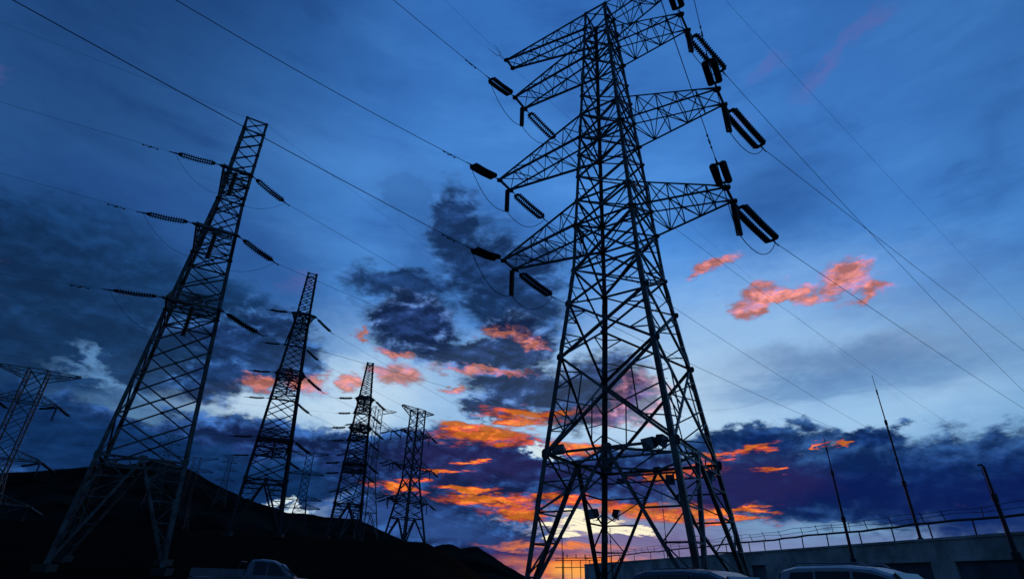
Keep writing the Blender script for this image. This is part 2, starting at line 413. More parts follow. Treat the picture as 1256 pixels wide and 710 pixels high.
def mountain():
    pts = sorted(azel(*p) for p in RIDGE)
    az = np.array([p[0] for p in pts]); el = np.array([p[1] for p in pts])
    A = np.linspace(-62, az[-1] + 1.5, 330); prof = [-.10, .18, .34, .5, .64, .76, .86, .94, 1.0, .93, .7, .3, -.1]
    rad = [470, 560, 640, 730, 820, 910, 1000, 1080, 1150, 1230, 1400, 1700, 2000]
    rng = random.Random(3)
    jit = np.convolve([rng.uniform(-1, 1) for _ in range(len(A) + 8)], np.ones(4) / 4, 'same')[4:4 + len(A)]
    vs = []; fs = []
    for j, (r, p) in enumerate(zip(rad, prof)):
        for i, a in enumerate(A):
            e = float(np.interp(a, az, el)) + (jit[i] * .07 if 0 < j < 12 else 0)
            if a > az[-1]: e = -.3
            e += (1 - sstep(-a, 46, 62)) * 0
            h1 = 1150 * math.tan(R(e)) + 1.4
            wob = 1 + (.05 * math.sin(a * 1.7 + j * 1.3) + .04 * math.sin(a * .61 - j)) * (0 if j == 8 else 1)
            z = h1 * p * wob if h1 * p > 0 else -3 + 0 * h1
            if j < 8: z = min(z, 1.4 + r * math.tan(R(max(e, 0) * .985)))
            ra = R(a); vs.append((r * math.sin(ra), r * math.cos(ra), z))
    n = len(A)
    for j in range(len(rad) - 1):
        for i in range(n - 1): fs.append((j * n + i, j * n + i + 1, (j + 1) * n + i + 1, (j + 1) * n + i))
    b = MB(); b.v = vs; b.f = fs; o = b.build('mountain', 'mountain'); o['kind'] = 'structure'
mountain()

# ---------------------------------------------------------------- lattice towers
def lattice_tower(cfg):
    """cfg: o (x,y), u (unit arm direction), v (line direction), prof [(z,w)..], waist, panels, arms, detail"""
    D = cfg['detail']; o = Vector((*cfg['o'], 0)); u = Vector(cfg['u']).normalized(); v = Vector(cfg['v']).normalized()
    zs = [p[0] for p in cfg['prof']]; ws = [p[1] for p in cfg['prof']]
    W = lambda z: float(np.interp(z, zs, ws))
    P = lambda s, t, z: o + u * (s * W(z)) + v * (t * W(z)) + Vector((0, 0, z))
    k = cfg.get('thick', 1.0); st = cfg.get('mat', 'steel')
    root = empty('transmission_tower', (o.x, o.y, terrain(o.x, o.y)), cfg['label'], 'pylon', cfg.get('group')); O = root.location
    bld = lambda mb, name, mm=st: mb.build(name, mm, root, O)
    corners = [(1, -1), (1, 1), (-1, 1), (-1, -1)]
    faces = [(corners[i], corners[(i + 1) % 4]) for i in range(4)]
    zf, zt, zw = zs[0], zs[-1], cfg['waist']
    # legs
    for (s, t) in corners:
        mb = MB(); seg = [zf - .4] + [z for z in zs[1:]]
        lw = .26 * k
        for i in range(len(seg) - 1):
            a, b = P(s, t, seg[i]) if i else P(s, t, zf) - (P(s, t, zf + 1) - P(s, t, zf)) * .4, P(s, t, seg[i + 1])
            w_ = lw * (1 if i == 0 else .78 if i == 1 else .65)
            if D >= 2:
                d = (b - a).normalized(); n1 = (u * s).normalized(); n2 = (v * t).normalized(); L = (b - a).length; c = (a + b) / 2
                mb.box(c, L, w_, .03, (d, (n2 - d * d.dot(n2)).normalized(), (n1 - d * d.dot(n1)).normalized()))
                mb.box(c - n1 * (w_ / 2) + n2 * (w_ / 2), L, w_, .03, (d, (n1 - d * d.dot(n1)).normalized(), (n2 - d * d.dot(n2)).normalized()))
            else: mb.bar(a, b, w_, w_, u)
        if D >= 3:   # step bolts up one leg, splice plates on all
            for z in np.arange(zf + 5, zt, 4.3): mb.bar(P(s, t, z - .35), P(s, t, z + .35), .30 * k, .06, u)
            if (s, t) == (-1, -1):
                z = zf + 2.5
                while z < zt - .5:
                    c = P(s, t, z); mb.bar(c, c + (v * t * .20 if int(z / .4) % 2 else u * s * .20), .022); z += .4
        bld(mb, 'leg')
        if D >= 2:
            f = MB(); c = P(s, t, zf); g = terrain(c.x, c.y)
            f.box((c.x, c.y, g + .05), .9, .9, .7); bld(f, 'footing', 'concrete')
    dg = .125 * k; rd = .062 * k
    # below the waist: K-bracing down to each foot, one part per face
    for (c0, c1) in faces:
        mb = MB(); nrm = (Vector(P(*c0, zw)) + P(*c1, zw)) / 2 - (o + Vector((0, 0, zw))); nrm.normalize()
        a, b = P(*c0, zw), P(*c1, zw); mid = (a + b) / 2; fa, fb = P(*c0, zf + .2), P(*c1, zf + .2)
        def mem(p, q, w): (mb.angle(p, q, nrm, w, .018) if D >= 2 else mb.bar(p, q, w, w, nrm))
        mem(a, b, dg * 1.15)
        for (lc, ft) in ((c0, fa), (c1, fb)):
            mem(mid, ft, dg * 1.5)
            nn = 4 if D >= 2 else 2; prev = None
            for i in range(1, nn + 1):
                f = i / (nn + 1); q = mid.lerp(ft, f); lp = P(*lc, q.z)
                mem(q, lp, rd * 1.3)
                if D >= 2 and i <= nn:
                    f0 = (i - 1) / (nn + 1); q0 = mid.lerp(ft, f0)
                    if i == 1: mem(P(*lc, q0.z), q, rd * 1.2)
                    else: mem(P(*lc, q0.z) if i % 2 else q0, q if i % 2 else lp, rd)
        if D >= 2:
            mb.plate(mid, nrm, (0, 0, 1), .55 * k, .45 * k)
            for lc in (c0, c1): mb.plate(P(*lc, zw), nrm, (0, 0, 1), .42 * k, .5 * k)
        bld(mb, 'leg_bracing')
    # waist diaphragm
    mb = MB(); mids = [(P(*c0, zw) + P(*c1, zw)) / 2 for c0, c1 in faces]
    for i in range(4):
        mb.bar(mids[i], mids[(i + 1) % 4], dg * .9)
        if D >= 2:
            a, b = P(*corners[i], zw - .55), P(*corners[(i + 1) % 4], zw - .55)
            mb.bar(a, b, rd * 1.3)
            for f in (.17, .33, .67, .83): mb.bar(P(*corners[i], zw).lerp(P(*corners[(i + 1) % 4], zw), f), a.lerp(b, f + (.08 if f < .5 else -.08)), rd)
    bld(mb, 'waist_frame')
    # body panels
    pz = [zw] + [z for z in cfg['panels']] + [zt]
    mb = MB(); hz = set(cfg.get('horiz', []))
    for pi in range(len(pz) - 1):
        z0, z1 = pz[pi], pz[pi + 1]; h = z1 - z0
        for fi, (c0, c1) in enumerate(faces):
            a0, a1, b0, b1 = P(*c0, z0), P(*c0, z1), P(*c1, z0), P(*c1, z1)
            nrm = ((a0 + b0) / 2 - (o + Vector((0, 0, z0)))); nrm.z = 0; nrm.normalize()
            w_ = dg * (1.15 if h > 3 else .85 if W(z0) > 1.5 else .7)
            off = nrm * (.03 * k)
            if D >= 2:
                mb.angle(a0 + off, b1 + off, nrm, w_, .016); mb.angle(b0 - off, a1 - off, nrm, w_, .016)
            else:
                mb.bar(a0 + off, b1 + off, w_, w_ * .5, nrm); mb.bar(b0 - off, a1 - off, w_, w_ * .5, nrm)
            if any(abs(z1 - q) < .05 for q in hz) or pi == len(pz) - 2: mb.bar(a1, b1, dg * .9, dg * .9, nrm)
            if D >= 2:
                mx = (a0 + b1) / 2; wa, wb = W(z0), W(z1); x = a0.lerp(b1, wa / (wa + wb))
                mb.plate(x, nrm, (0, 0, 1), .26 * k, .26 * k)
                if h > 3:   # redundant members
                    for (A0, A1, B0, B1, cc) in ((a0, a1, b0, b1, c0), (b0, b1, a0, a1, c1)):
                        zx = x.z
                        lx = P(*cc, zx)
                        q1 = A0.lerp(x, .5); q2 = A1.lerp(x, .5)
                        mb.bar(q1, P(*cc, z0 + (zx - z0) * .78), rd, rd, nrm); mb.bar(q1, P(*cc, z0 + (zx - z0) * .4), rd, rd, nrm)
                        mb.bar(q2, P(*cc, z1 - (z1 - zx) * .78), rd, rd, nrm); mb.bar(q2, P(*cc, z1 - (z1 - zx) * .35), rd, rd, nrm)
                        if h > 4: mb.bar(q1, q2, rd, rd, nrm); mb.bar(A0.lerp(x, .75), P(*cc, zx), rd, rd, nrm)
                elif D >= 3 and h > 1.9:
                    for cc, A0 in ((c0, a0), (c1, b0)): mb.bar(A0.lerp(x, .5), P(*cc, z0 + h * .5), rd * .8, rd * .8, nrm)
        if D >= 2:
            for (c0, c1) in faces:
                for cc in (c0, c1):
                    c = P(*cc, z1); nrm = ((P(*c0, z1) + P(*c1, z1)) / 2 - (o + Vector((0, 0, z1)))).normalized()
                    mb.plate(c, nrm, (0, 0, 1), .42 * k * (1 if h > 3 else .7), .36 * k * (1 if h > 3 else .8))
    for z in hz:   # plan bracing
        if zw < z < zt: mb.bar(P(1, -1, z), P(-1, 1, z), rd * 1.1); mb.bar(P(1, 1, z - .01), P(-1, -1, z - .01), rd * 1.1)
    bld(mb, 'body_lattice')
    # crossarms
    tips = {}
    for ar in cfg['arms']:
        s, z, dep, a, t = ar['s'], ar['z'], ar['depth'], ar['a'], ar['t']; mb = MB(); zt_ = ar.get('ztip', z); top_ = ar.get('top', False)
        T = [o + u * (s * a) + v * (j * t) + Vector((0, 0, zt_)) for j in (-1, 1)]
        tips[ar['key']] = T
        lo = [P(s, j, z) for j in (-1, 1)]; hi = [P(s, j, z + dep) for j in (-1, 1)]
        cw = .12 * k; bw = .055 * k
        E = [x_.copy() for x_ in T]; Eh = [x_ + Vector((0, 0, (.16 if not top_ else 0))) for x_ in T]
        El = [x_ - Vector((0, 0, (.16 if top_ else 0))) for x_ in T]
        for j in range(2):
            (mb.angle(lo[j], El[j], Vector((0, 0, -1)), cw * 1.1, .02) if D >= 2 else mb.bar(lo[j], El[j], cw))
            (mb.angle(hi[j], Eh[j], Vector((0, 0, 1)), cw * .8, .018) if D >= 2 else mb.bar(hi[j], Eh[j], cw * .8))
        mb.bar(T[0], T[1], .14 * k, .2 * k)
        n = ar.get('n', 5) if D >= 2 else 3
        for i in range(n):
            f0, f1 = i / n, (i + 1) / n
            L0 = [lo[j].lerp(El[j], f0) for j in (0, 1)]; L1 = [lo[j].lerp(El[j], f1) for j in (0, 1)]
            H0 = [hi[j].lerp(Eh[j], f0) for j in (0, 1)]; H1 = [hi[j].lerp(Eh[j], f1) for j in (0, 1)]
            for j in (0, 1):   # side faces
                if i: mb.bar(L0[j], H0[j], bw)
                mb.bar(H0[j], L1[j], bw) if i % 2 == 0 else mb.bar(L0[j], H1[j], bw)
            if D >= 2 or i:
                mb.bar(L0[i % 2], L1[1 - i % 2], bw); mb.bar(H0[1 - i % 2], H1[i % 2], bw * .9)
                if i: mb.bar(L0[0], L0[1], bw); mb.bar(H0[0], H0[1], bw)
        if D >= 2:
            for j in (0, 1):
                mb.plate(T[j], v, (0, 0, 1), .5 * k, .34 * k, .05); mb.plate(T[j] - Vector((0, 0, .05)), (0, 0, 1), u, .42 * k, .42 * k, .04)
                mb.plate(lo[j], (0, 0, 1), u, .4 * k, .4 * k)
        bld(mb, ar.get('name', 'crossarm'))
    root['tips'] = 0; del root['tips']
    return dict(root=root, tips=tips, P=P, u=u, v=v, o=o)

# ---- insulators and cables
def dirh(azd): a = R(azd); return Vector((math.sin(a), math.cos(a), 0))
def string(tip, azd, length, droop, label, group, r=.20, sep=.46, cnt=19, link=.7, nseg=12, sag=.06, single=False, core=None):
    """double tension string: link plates, yoke, two ribbed columns, yoke, dead-end clamp; returns the cable start"""
    h = dirh(azd); side = Vector((h.y, -h.x, 0)); d = (h * length + Vector((0, 0, -droop))); L = d.length; d.normalize()
    o = tip; root = empty('insulator_string', o, label, 'insulator', group)
    a = tip + d * link; b = tip + d * (L - .35)
    mb = MB(); mb.bar(tip, a, .07, .05); mb.box(tip + d * .2, .18, .14, .1, (d, side, d.cross(side)))
    mb.build('link', 'fitting', root, o)
    upv = d.cross(side)
    for c in (a, b):
        y = MB(); y.plate(c, upv, d, sep * 1.25, .22, .05); y.build('yoke_plate', 'fitting', root, o)
    for s_ in ((0,) if single else (-1, 1)):
        mb = MB(); p0 = a + side * (s_ * sep / 2) + d * .05; p1 = b + side * (s_ * sep / 2) - d * .05; mid = (p0 + p1) / 2 - Vector((0, 0, sag))
        hc = cnt // 2
        mb.discs(p0, mid, r, cnt - hc, nseg, core); mb.discs(mid, p1, r, hc, nseg, core)
        mb.build('disc_column', 'porcelain', root, o, smooth=False)
    e = tip + d * L
    mb = MB(); mb.tube([b, b.lerp(e, .5), e, e + d * .4], [.05, .06, .045, .03], 6); mb.build('dead_end_clamp', 'fitting', root, o)
    return e
def hanging(tip, length, label, group, r=.15, cnt=14, lean=Vector((0, 0, 0)), nseg=12):
    root = empty('jumper_insulator', tip, label, 'insulator', group)
    mb = MB(); mb.bar(tip, tip - Vector((0, 0, .35)), .06); mb.build('link', 'fitting', root, tip)
    b = tip - Vector((0, 0, length)) + lean
    mb = MB(); mb.discs(tip - Vector((0, 0, .3)), b, r, cnt, nseg); mb.build('disc_column', 'porcelain', root, tip)
    mb = MB(); mb.box(b - Vector((0, 0, .06)), .34, .16, .12); mb.build('clamp', 'fitting', root, tip)
    return b - Vector((0, 0, .1))
def cable(name, pts, r, label, cat, group, m_='cable', n=5):
    mb = MB(); mb.tube(pts, r, n); return tag(mb.build(name, m_, None, pts[0]), label, cat, group)
def jumper(p, mid, q, label, sag=.5, r=.018):
    pts = []
    segs = [(p, mid), (mid, q)] if mid is not None else [(p, q)]
    for (a, b) in segs:
        for i in range(9):
            f = i / 8; c = a.lerp(b, f); c.z -= 4 * f * (1 - f) * sag * (a - b).length / 3
            if i or not pts: pts.append(c)
    cable('jumper_cable', pts, r, label, 'cable', 'jumper loops under the crossarms')
def onplane(px, P0, azd):
    h = dirh(azd); n = Vector((h.y, -h.x, 0)); r = ray(*px); k_ = n.dot(P0 - EYE) / n.dot(r)
    Q = EYE + r * k_; return (Q - P0).dot(h), Q.z - P0.z
def span(P0, azd, length, label, group, px=None, m0=-.1, c=.0006, r=.018, end_r=None, damp=()):
    h = dirh(azd)
    if px:
        q = [onplane(p, P0, azd) for p in px]
        if len(q) == 1: (s1, z1) = q[0]; m0 = (z1 - c * s1 * s1) / s1
        else:
            (s1, z1), (s2, z2) = q; c = (z2 / s2 - z1 / s1) / (s2 - s1); m0 = z1 / s1 - c * s1
        print('SPAN', label[:50], 'az', azd, 'q', [(round(a, 1), round(b, 2)) for a, b in q], 'm0 %.3f c %.5f' % (m0, c))
        c = min(max(c, -.0003), .0025)
        if len(q) == 2: m0 = z2 / s2 - c * s2 if False else z1 / s1 - c * s1
    pts = []; n = 34; c_ = c
    for i in range(n + 1):
        s = length * (i / n) ** 1.6
        pts.append(P0 + h * s + Vector((0, 0, m0 * s + c * s * s)))
    rr = [r + ((end_r or r) - r) * (i / n) ** 1.6 for i in range(n + 1)]
    mb = MB(); mb.tube(pts, rr, 5); ob = tag(mb.build('power_line', 'cable', None, P0), label, 'power line', group)
    for s in damp:
        c = P0 + h * s + Vector((0, 0, m0 * s + c_ * s * s - .10))
        d = MB(); d.bar(c, c + Vector((0, 0, .10)), .03); d.bar(c - h * .2, c + h * .2, .02)
        d.tube([c - h * .27, c - h * .13], .045, 6); d.tube([c + h * .13, c + h * .27], .045, 6)
        db = d.build('vibration_damper', 'fitting', ob, P0)
    return ob

Zr = 1.4   # fitted heights are measured from the eye
# ================= the tallest tower
MU = Vector((-.82427, .5662, 0)); MV = Vector((.5662, .82427, 0))
def arms_main():
    A = []
    for i, z, dep in ((1, 37.289, 2.25), (2, 28.682, 2.35), (3, 20.861, 2.05)):
        A.append(dict(key=('L', i), s=1, z=z + Zr, depth=dep, a={1: 8.042, 2: 9.293, 3: 8.597}[i], t=.786))
        A.append(dict(key=('R', i), s=-1, z=z + Zr, depth=dep, a={1: 6.613, 2: 7.983, 3: 7.35}[i], t=.786))
    for s, k_, a in ((1, 'L', 9.365), (-1, 'R', 8.2)):
        A.append(dict(key=(k_, 0), s=s, z=40.9 + Zr, depth=2.1, a=a, t=.55, ztip=43.2 + Zr, top=True, name='earth_wire_arm', n=6))
    return A
main = lattice_tower(dict(label='tallest lattice pylon with six wide crossarms, standing in front of the wall', o=(6.855, 30.273), u=MU, v=MV, detail=3,
    prof=[(0, 4.337), (17.394 + Zr, 2.194), (43 + Zr, .919)], waist=6 + Zr,
    panels=[z + Zr for z in (11.5, 15, 17.4, 20.86, 22.9, 25, 27, 28.68, 31, 33, 35, 37.29, 39.5, 41.2)],
    horiz=[z + Zr for z in (17.4, 20.86, 22.9, 28.68, 31, 37.29, 39.5)], arms=arms_main()))
LV = {1: 'top', 2: 'middle', 3: 'lowest'}
endsB = {}; endsF = {}
for i in (1, 2, 3):
    T = main['tips'][('L', i)]
    endsB[i] = string(T[0], -140, 3.5, .75, f"double insulator pulled up left from the tallest pylon's {LV[i]} left arm", 'tension insulators of the tallest pylon', cnt=15, core=.3, r=.19)
    endsF[i] = string(T[1], 46, 4.2, {1: .8, 2: .75, 3: .7}[i], f"toothed insulator sloping down right from the tallest pylon's {LV[i]} left arm", 'tension insulators of the tallest pylon', cnt=15, core=.3, r=.19)
    hb = hanging(T[0].lerp(T[1], .72) , 2.3, f"single insulator hanging straight down from the tallest pylon's {LV[i]} left arm", 'hanging insulators of the tallest pylon', r=.2)
    jumper(endsB[i], hb, endsF[i], f'thin slack cable looping below the {LV[i]} left arm tip of the tallest pylon', .7, .026)
lb = {1: [(560, 64), (482, 0)], 2: [(400, 107), (228, 0)], 3: [(340, 178), (15, 0)]}
for i in (1, 2, 3):
    span(endsB[i], {1: -137, 2: -135.5, 3: -137}[i], 90, f'power line rising to the upper left from the tallest pylon\'s {LV[i]} left arm', 'power lines of the tallest pylon', px=lb[i], r=.022, damp=(1.7, 2.3))
lf = {1: [(837, 287), (1213, 550)], 2: [(831, 380), (1047, 515)], 3: [(847, 446), (1036, 530)]}
for i in (1, 2, 3):
    span(endsF[i], 47.5, 330, f'power line running down right from the tallest pylon\'s {LV[i]} left arm', 'power lines of the tallest pylon', px=lf[i], r=.020)
rb, rf = {}, {}
for i in (1, 2, 3):
    T = main['tips'][('R', i)]
    rb[i] = string(T[0], -150, 3.3, .55, f"double insulator pointing up over the viewer from the tallest pylon's {LV[i]} right arm", 'tension insulators of the tallest pylon', sep=.52, r=.21, cnt=17, core=.4)
    rf[i] = string(T[1], 51, 4.8, {1: 1.0, 2: .95, 3: .9}[i], f"double insulator sloping down right from the tallest pylon's {LV[i]} right arm", 'tension insulators of the tallest pylon', sep=.58, r=.22, cnt=17, core=.38)
    hb = hanging(T[1] - MV * .1, 2.4, f'single insulator hanging under the {LV[i]} right arm tip of the tallest pylon', 'hanging insulators of the tallest pylon', r=.2)
    jumper(rb[i], hb, rf[i], f'slack cable looping below the {LV[i]} right arm tip of the tallest pylon', .65, .026)
    span(rb[i], -150 if i != 2 else -152, 90, f'power line passing overhead from the {LV[i]} right arm of the tallest pylon', 'power lines of the tallest pylon', m0=-.05, c=.0004, r=.02, damp=(1.6, 2.2))
rp = {1: [(1025, 240), (1256, 480)], 2: [(1010, 240), (1256, 430)], 3: [(1102, 400), (1256, 501)]}
for i in (1, 2, 3):
    span(rf[i], {1: 53, 2: 54, 3: 52.5}[i], 330, f'power line running down right from the tallest pylon\'s {LV[i]} right arm', 'power lines of the tallest pylon', px=rp[i], r=.02)
# earth wires at the very top
T = main['tips'][('L', 0)]
for q_ in (-.35, .35):
    a_ = T[0] + MU * .15; h_ = dirh(-139); mb = MB()
    mb.tube([a_, a_ + h_ * .7 + Vector((0, 0, -.05)), a_ + h_ * .9 + MU * q_ * .6, a_ + h_ * 1.9 + MU * q_], [.03, .03, .025, .015], 5)
    mb.build('arcing_horn', 'fitting', main['root'], main['root'].location)
span(T[0], -139, 60, 'thin earth wire leaving the top left arm tip of the tallest pylon towards the viewer', 'earth wires', m0=-.03, c=.0003, r=.008)
span(T[1], 47, 300, 'thin earth wire leaving the top left arm tip of the tallest pylon to the right', 'earth wires', m0=-.08, c=.0003, r=.008)
T = main['tips'][('R', 0)]
span(T[1], 53, 300, 'faint earth wire crossing the upper right sky from the top of the tallest pylon', 'earth wires', m0=-.10, c=.0003, r=.010)

# floodlights, boxes on the tallest tower
def at_z(px, z):
    r = ray(*px); return EYE + r * ((z - EYE.z) / r.z)
def near(px, P0):  # point on the ray nearest P0
    r = ray(*px); return EYE + r * (P0 - EYE).dot(r)
def floodlight(p, face, label, arm):
    f = Vector(face).normalized(); s = Vector((f.y, -f.x, 0)).normalized(); u_ = s.cross(f)
    root = empty('floodlight', p, label, 'floodlight', 'floodlights on the tallest pylon')
    mb = MB(); b = .78
    fr = [p + s * (x * b) + u_ * (y * .56) + f * .2 for x, y in ((-.5, -.5), (.5, -.5), (.5, .5), (-.5, .5))]
    bk = [p + s * (x * b * .7) + u_ * (y * .4) - f * .16 for x, y in ((-.5, -.5), (.5, -.5), (.5, .5), (-.5, .5))]
    mb.add(fr + bk, [(0, 1, 2, 3), (7, 6, 5, 4), (0, 4, 5, 1), (1, 5, 6, 2), (2, 6, 7, 3), (3, 7, 4, 0)]); mb.build('housing', 'plastic', root, p)
    g = MB(); g.box(p + f * .206, .68, .46, .008, (s, u_, f)); g.build('lens', 'clear', root, p)
    q = MB(); q.tube([p + s * .4, p + s * .4 - u_ * .42, p - s * .4 - u_ * .42, p - s * .4], .018, 5); q.bar(p - u_ * .42, arm, .06); q.build('bracket', 'fitting', root, p)
mP = main['P']
zz = 6 + Zr
A_ = mP(1, -1, zz); B_ = mP(-1, -1, zz); C_ = mP(-1, 1, zz); D_ = mP(1, 1, zz)
for px, P0, fc, lb_ in (((686, 550), A_.lerp(D_, .25) + Vector((0, 0, .3)), (-.5, -.6, -.4), 'small floodlight on the left corner of the waist frame of the tallest pylon'),
                      ((798, 543), A_.lerp(B_, .75), (-.8, -.5, -.3), 'left one of two floodlights side by side on the waist frame of the tallest pylon'),
                      ((810, 540), A_.lerp(B_, .82), (.7, -.5, -.3), 'right one of two floodlights side by side on the waist frame of the tallest pylon'),
                      ((729, 629), mP(1, 1, 3.8 + Zr), (-.9, -.3, -.3), 'floodlight held out left of the far leg of the tallest pylon, against the bright gap'),
                      ((755, 630), mP(1, 1, 3.8 + Zr), (.9, -.3, -.3), 'floodlight held out right of the far leg of the tallest pylon')):
    p = near(px, P0); arm = P0 if 'waist' not in lb_ else p - Vector((0, 0, .45)); floodlight(p, fc, lb_, arm)
for px, P0, w_, h_, lb_ in (((745, 571), D_, .55, .95, 'dark plate box on the far leg of the tallest pylon just under the waist frame'),
                        ((742, 659), mP(1, 1, 2.5 + Zr), .35, .55, 'small box low on the far leg of the tallest pylon'),
                        ((822, 588), D_.lerp(C_, .58), .5, .55, 'square panel hung under the waist frame of the tallest pylon beside the near leg'),
                        ((870, 583), C_, .6, .55, 'square panel on the right side leg of the tallest pylon'),
                        ((761, 589), D_.lerp(C_, .15), .45, .25, 'low wide panel under the waist frame right of the far leg of the tallest pylon')):
    p = near(px, P0); root = empty('tower_sign', p, lb_, 'panel', 'panels fixed to the tallest pylon')
    f = Vector((-.25, -.97, 0)).normalized(); s = Vector((f.y, -f.x, 0)).normalized()
    mb = MB(); mb.box(p, w_, .06, h_, (s, f, Vector((0, 0, 1)))); mb.build('panel', 'enamel', root, p)
    mb = MB(); mb.bar(p + s * w_ * .3 - f * .04, p + s * w_ * .3 - f * .04 + Vector((0, 0, h_ * .5 + .25)), .03); mb.bar(p - s * w_ * .3 - f * .04, p - s * w_ * .3 - f * .04 + Vector((0, 0, h_ * .5 + .25)), .03)
    mb.build('bracket', 'fitting', root, p)

# ================= the narrow towers of the second line, seen along their arms
def uv(yaw): a = R(yaw); return Vector((math.sin(a), -math.cos(a), 0)), Vector((math.cos(a), math.sin(a), 0))
def side_tower(label, x, y, yaw, zf, H, wt, wk, wb, zs, aN, aF, ts, detail, thick=1.0, waist=6.5, depth=1.9, matn='steel', group='pylons of the line on the left', npan=None, faronly=False, kick=True):
    """zs measured from the eye; nearer arm = s +1"""
    u_, v_ = uv(yaw); g = zf + Zr
    z1, z2, z3 = [z + Zr for z in zs]
    zw = g + waist; pan = []
    def sub(a, b, n): return [a + (b - a) * i / n for i in range(1, n)]
    n1 = max(2, round((z3 - zw) / 2.6))
    pan += sub(zw, z3, n1) + [z3, z3 + depth]; n2 = max(1, round((z2 - z3 - depth) / 2.1))
    pan += sub(z3 + depth, z2, n2) + [z2, z2 + depth]; n3 = max(1, round((z1 - z2 - depth) / 2.0)); pan += sub(z2 + depth, z1, n3) + [z1, z1 + depth]
    top = zf + H + Zr; n4 = max(1, round((top - z1 - depth) / 1.25)); pan += sub(z1 + depth, top, n4)
    arms = []
    for i, z in ((1, z1), (2, z2), (3, z3)):
        aN_ = aN[i - 1]; aF_ = aF[i - 1]
        if aN_: arms.append(dict(key=('N', i), s=1, z=z, depth=depth, a=aN_, t=ts[i - 1]))
        if aF_: arms.append(dict(key=('F', i), s=-1, z=z, depth=depth, a=aF_, t=ts[i - 1]))
    return lattice_tower(dict(label=label, o=(x, y), u=u_, v=v_, detail=detail, thick=thick, mat=matn, group=group, prof=[(g, wb), (z1, wk), (top, wt)], waist=zw, panels=pan,
                              horiz=[z3, z2, z1, z1 + depth], arms=arms))
G2 = 'insulators of the pylons on the left'
t1 = side_tower('large narrow lattice pylon leaning over the pickup, nearest on the left', -25.145, 39.432, 29.654, 0.036, 38, .86, .87 + .1, 2.95, (28.465, 22.693, 17.277), (5.8, 5.9, 4.0), (0, 0, 0), (.985, 1.369, 1.76), 2, .95)
lw1 = {1: [(105, 156)], 2: [(0, 212)], 3: [(103, 351)]}
rw1 = {1: [(513, 342), (655, 420)], 2: [(391, 345.6), (560, 416)], 3: [(381, 427), (583, 489)]}
for i in (1, 2, 3):
    T = t1['tips'][('N', i)]
    e = string(T[0], -124, 3.3, .45, f'toothed double insulator reaching left from the {LV[i]} arm of the nearest left pylon', G2, r=.17, sep=.34, nseg=10, cnt=14, core=.3)
    f = string(T[1], 38, 3.4, .75, f'double insulator sloping down right from the {LV[i]} arm of the nearest left pylon', G2, r=.17, sep=.34, nseg=10, cnt=14, core=.3)
    hb = hanging(T[0].lerp(T[1], .5), 2.4, f'single insulator hanging inside the nearest left pylon at its {LV[i]} arm', G2, r=.17, nseg=10)
    jumper(e, hb, f, f'thin slack cable looping under the {LV[i]} arm of the nearest left pylon', .6, .012)
    span(e, -124, 60, f'faint power line running left from the {LV[i]} arm of the nearest left pylon', 'power lines on the left', px=lw1[i], c=.0003, r=.009, end_r=.006, damp=(1.3, 1.8))
    span(f, {1: 39, 2: 36.5, 3: 36}[i], 260, f'power line descending right from the {LV[i]} arm of the nearest left pylon', 'power lines on the left', px=rw1[i], r=.015, end_r=.02)
tp = t1['P']
span(tp(1, -1, 38.0 + Zr), -124, 50, 'faint earth wire running left from the top of the nearest left pylon', 'earth wires', m0=-.05, r=.008)
span(tp(1, 1, 38.0 + Zr), 38, 250, 'faint earth wire descending right from the top of the nearest left pylon', 'earth wires', m0=-.12, r=.008)

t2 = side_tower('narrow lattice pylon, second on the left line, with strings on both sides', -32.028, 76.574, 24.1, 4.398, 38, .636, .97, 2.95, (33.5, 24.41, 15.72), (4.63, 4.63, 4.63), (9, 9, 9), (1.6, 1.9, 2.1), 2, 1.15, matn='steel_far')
for i in (1, 2, 3):
    for K, nm in (('N', 'near'), ('F', 'far')):
        T = t2['tips'][(K, i)]
        e = string(T[0], -118, 3.2, .35, f'slim double insulator reaching left from the {nm} {LV[i]} arm of the second left pylon', G2, r=.15, sep=.3, cnt=12, nseg=6, link=.8)
        f = string(T[1], 36, 3.2, 1.3, f'slim double insulator drooping right from the {nm} {LV[i]} arm of the second left pylon', G2, r=.15, sep=.3, cnt=12, nseg=6, link=.6)
        if K == 'N':
            hb = hanging(T[0].lerp(T[1], .5), 2.5, f'single column insulator hanging inside the second left pylon at its {LV[i]} arm', G2, r=.2, cnt=8, nseg=6)
        span(e, -120, 46, f'faint power line running left from the {nm} {LV[i]} arm of the second left pylon', 'power lines on the left', m0=-.07, c=.0006, r=.010)
        span(f, 36, 280, f'power line descending right from the {nm} {LV[i]} arm of the second left pylon', 'power lines on the left', m0=-.14, c=.0005, r=.016, end_r=.025)
t3 = side_tower('narrow dark lattice pylon, third on the left line, bristling with strings', -33.289, 123.99, 15.6, 7.0, 38, .662, 1.436, 3.2, (34.9, 28.43, 21.18), (5.5, 5.5, 5.5), (7.5, 7.5, 7.5), (2.0, 2.4, 2.4), 2, 1.5, matn='steel_far')
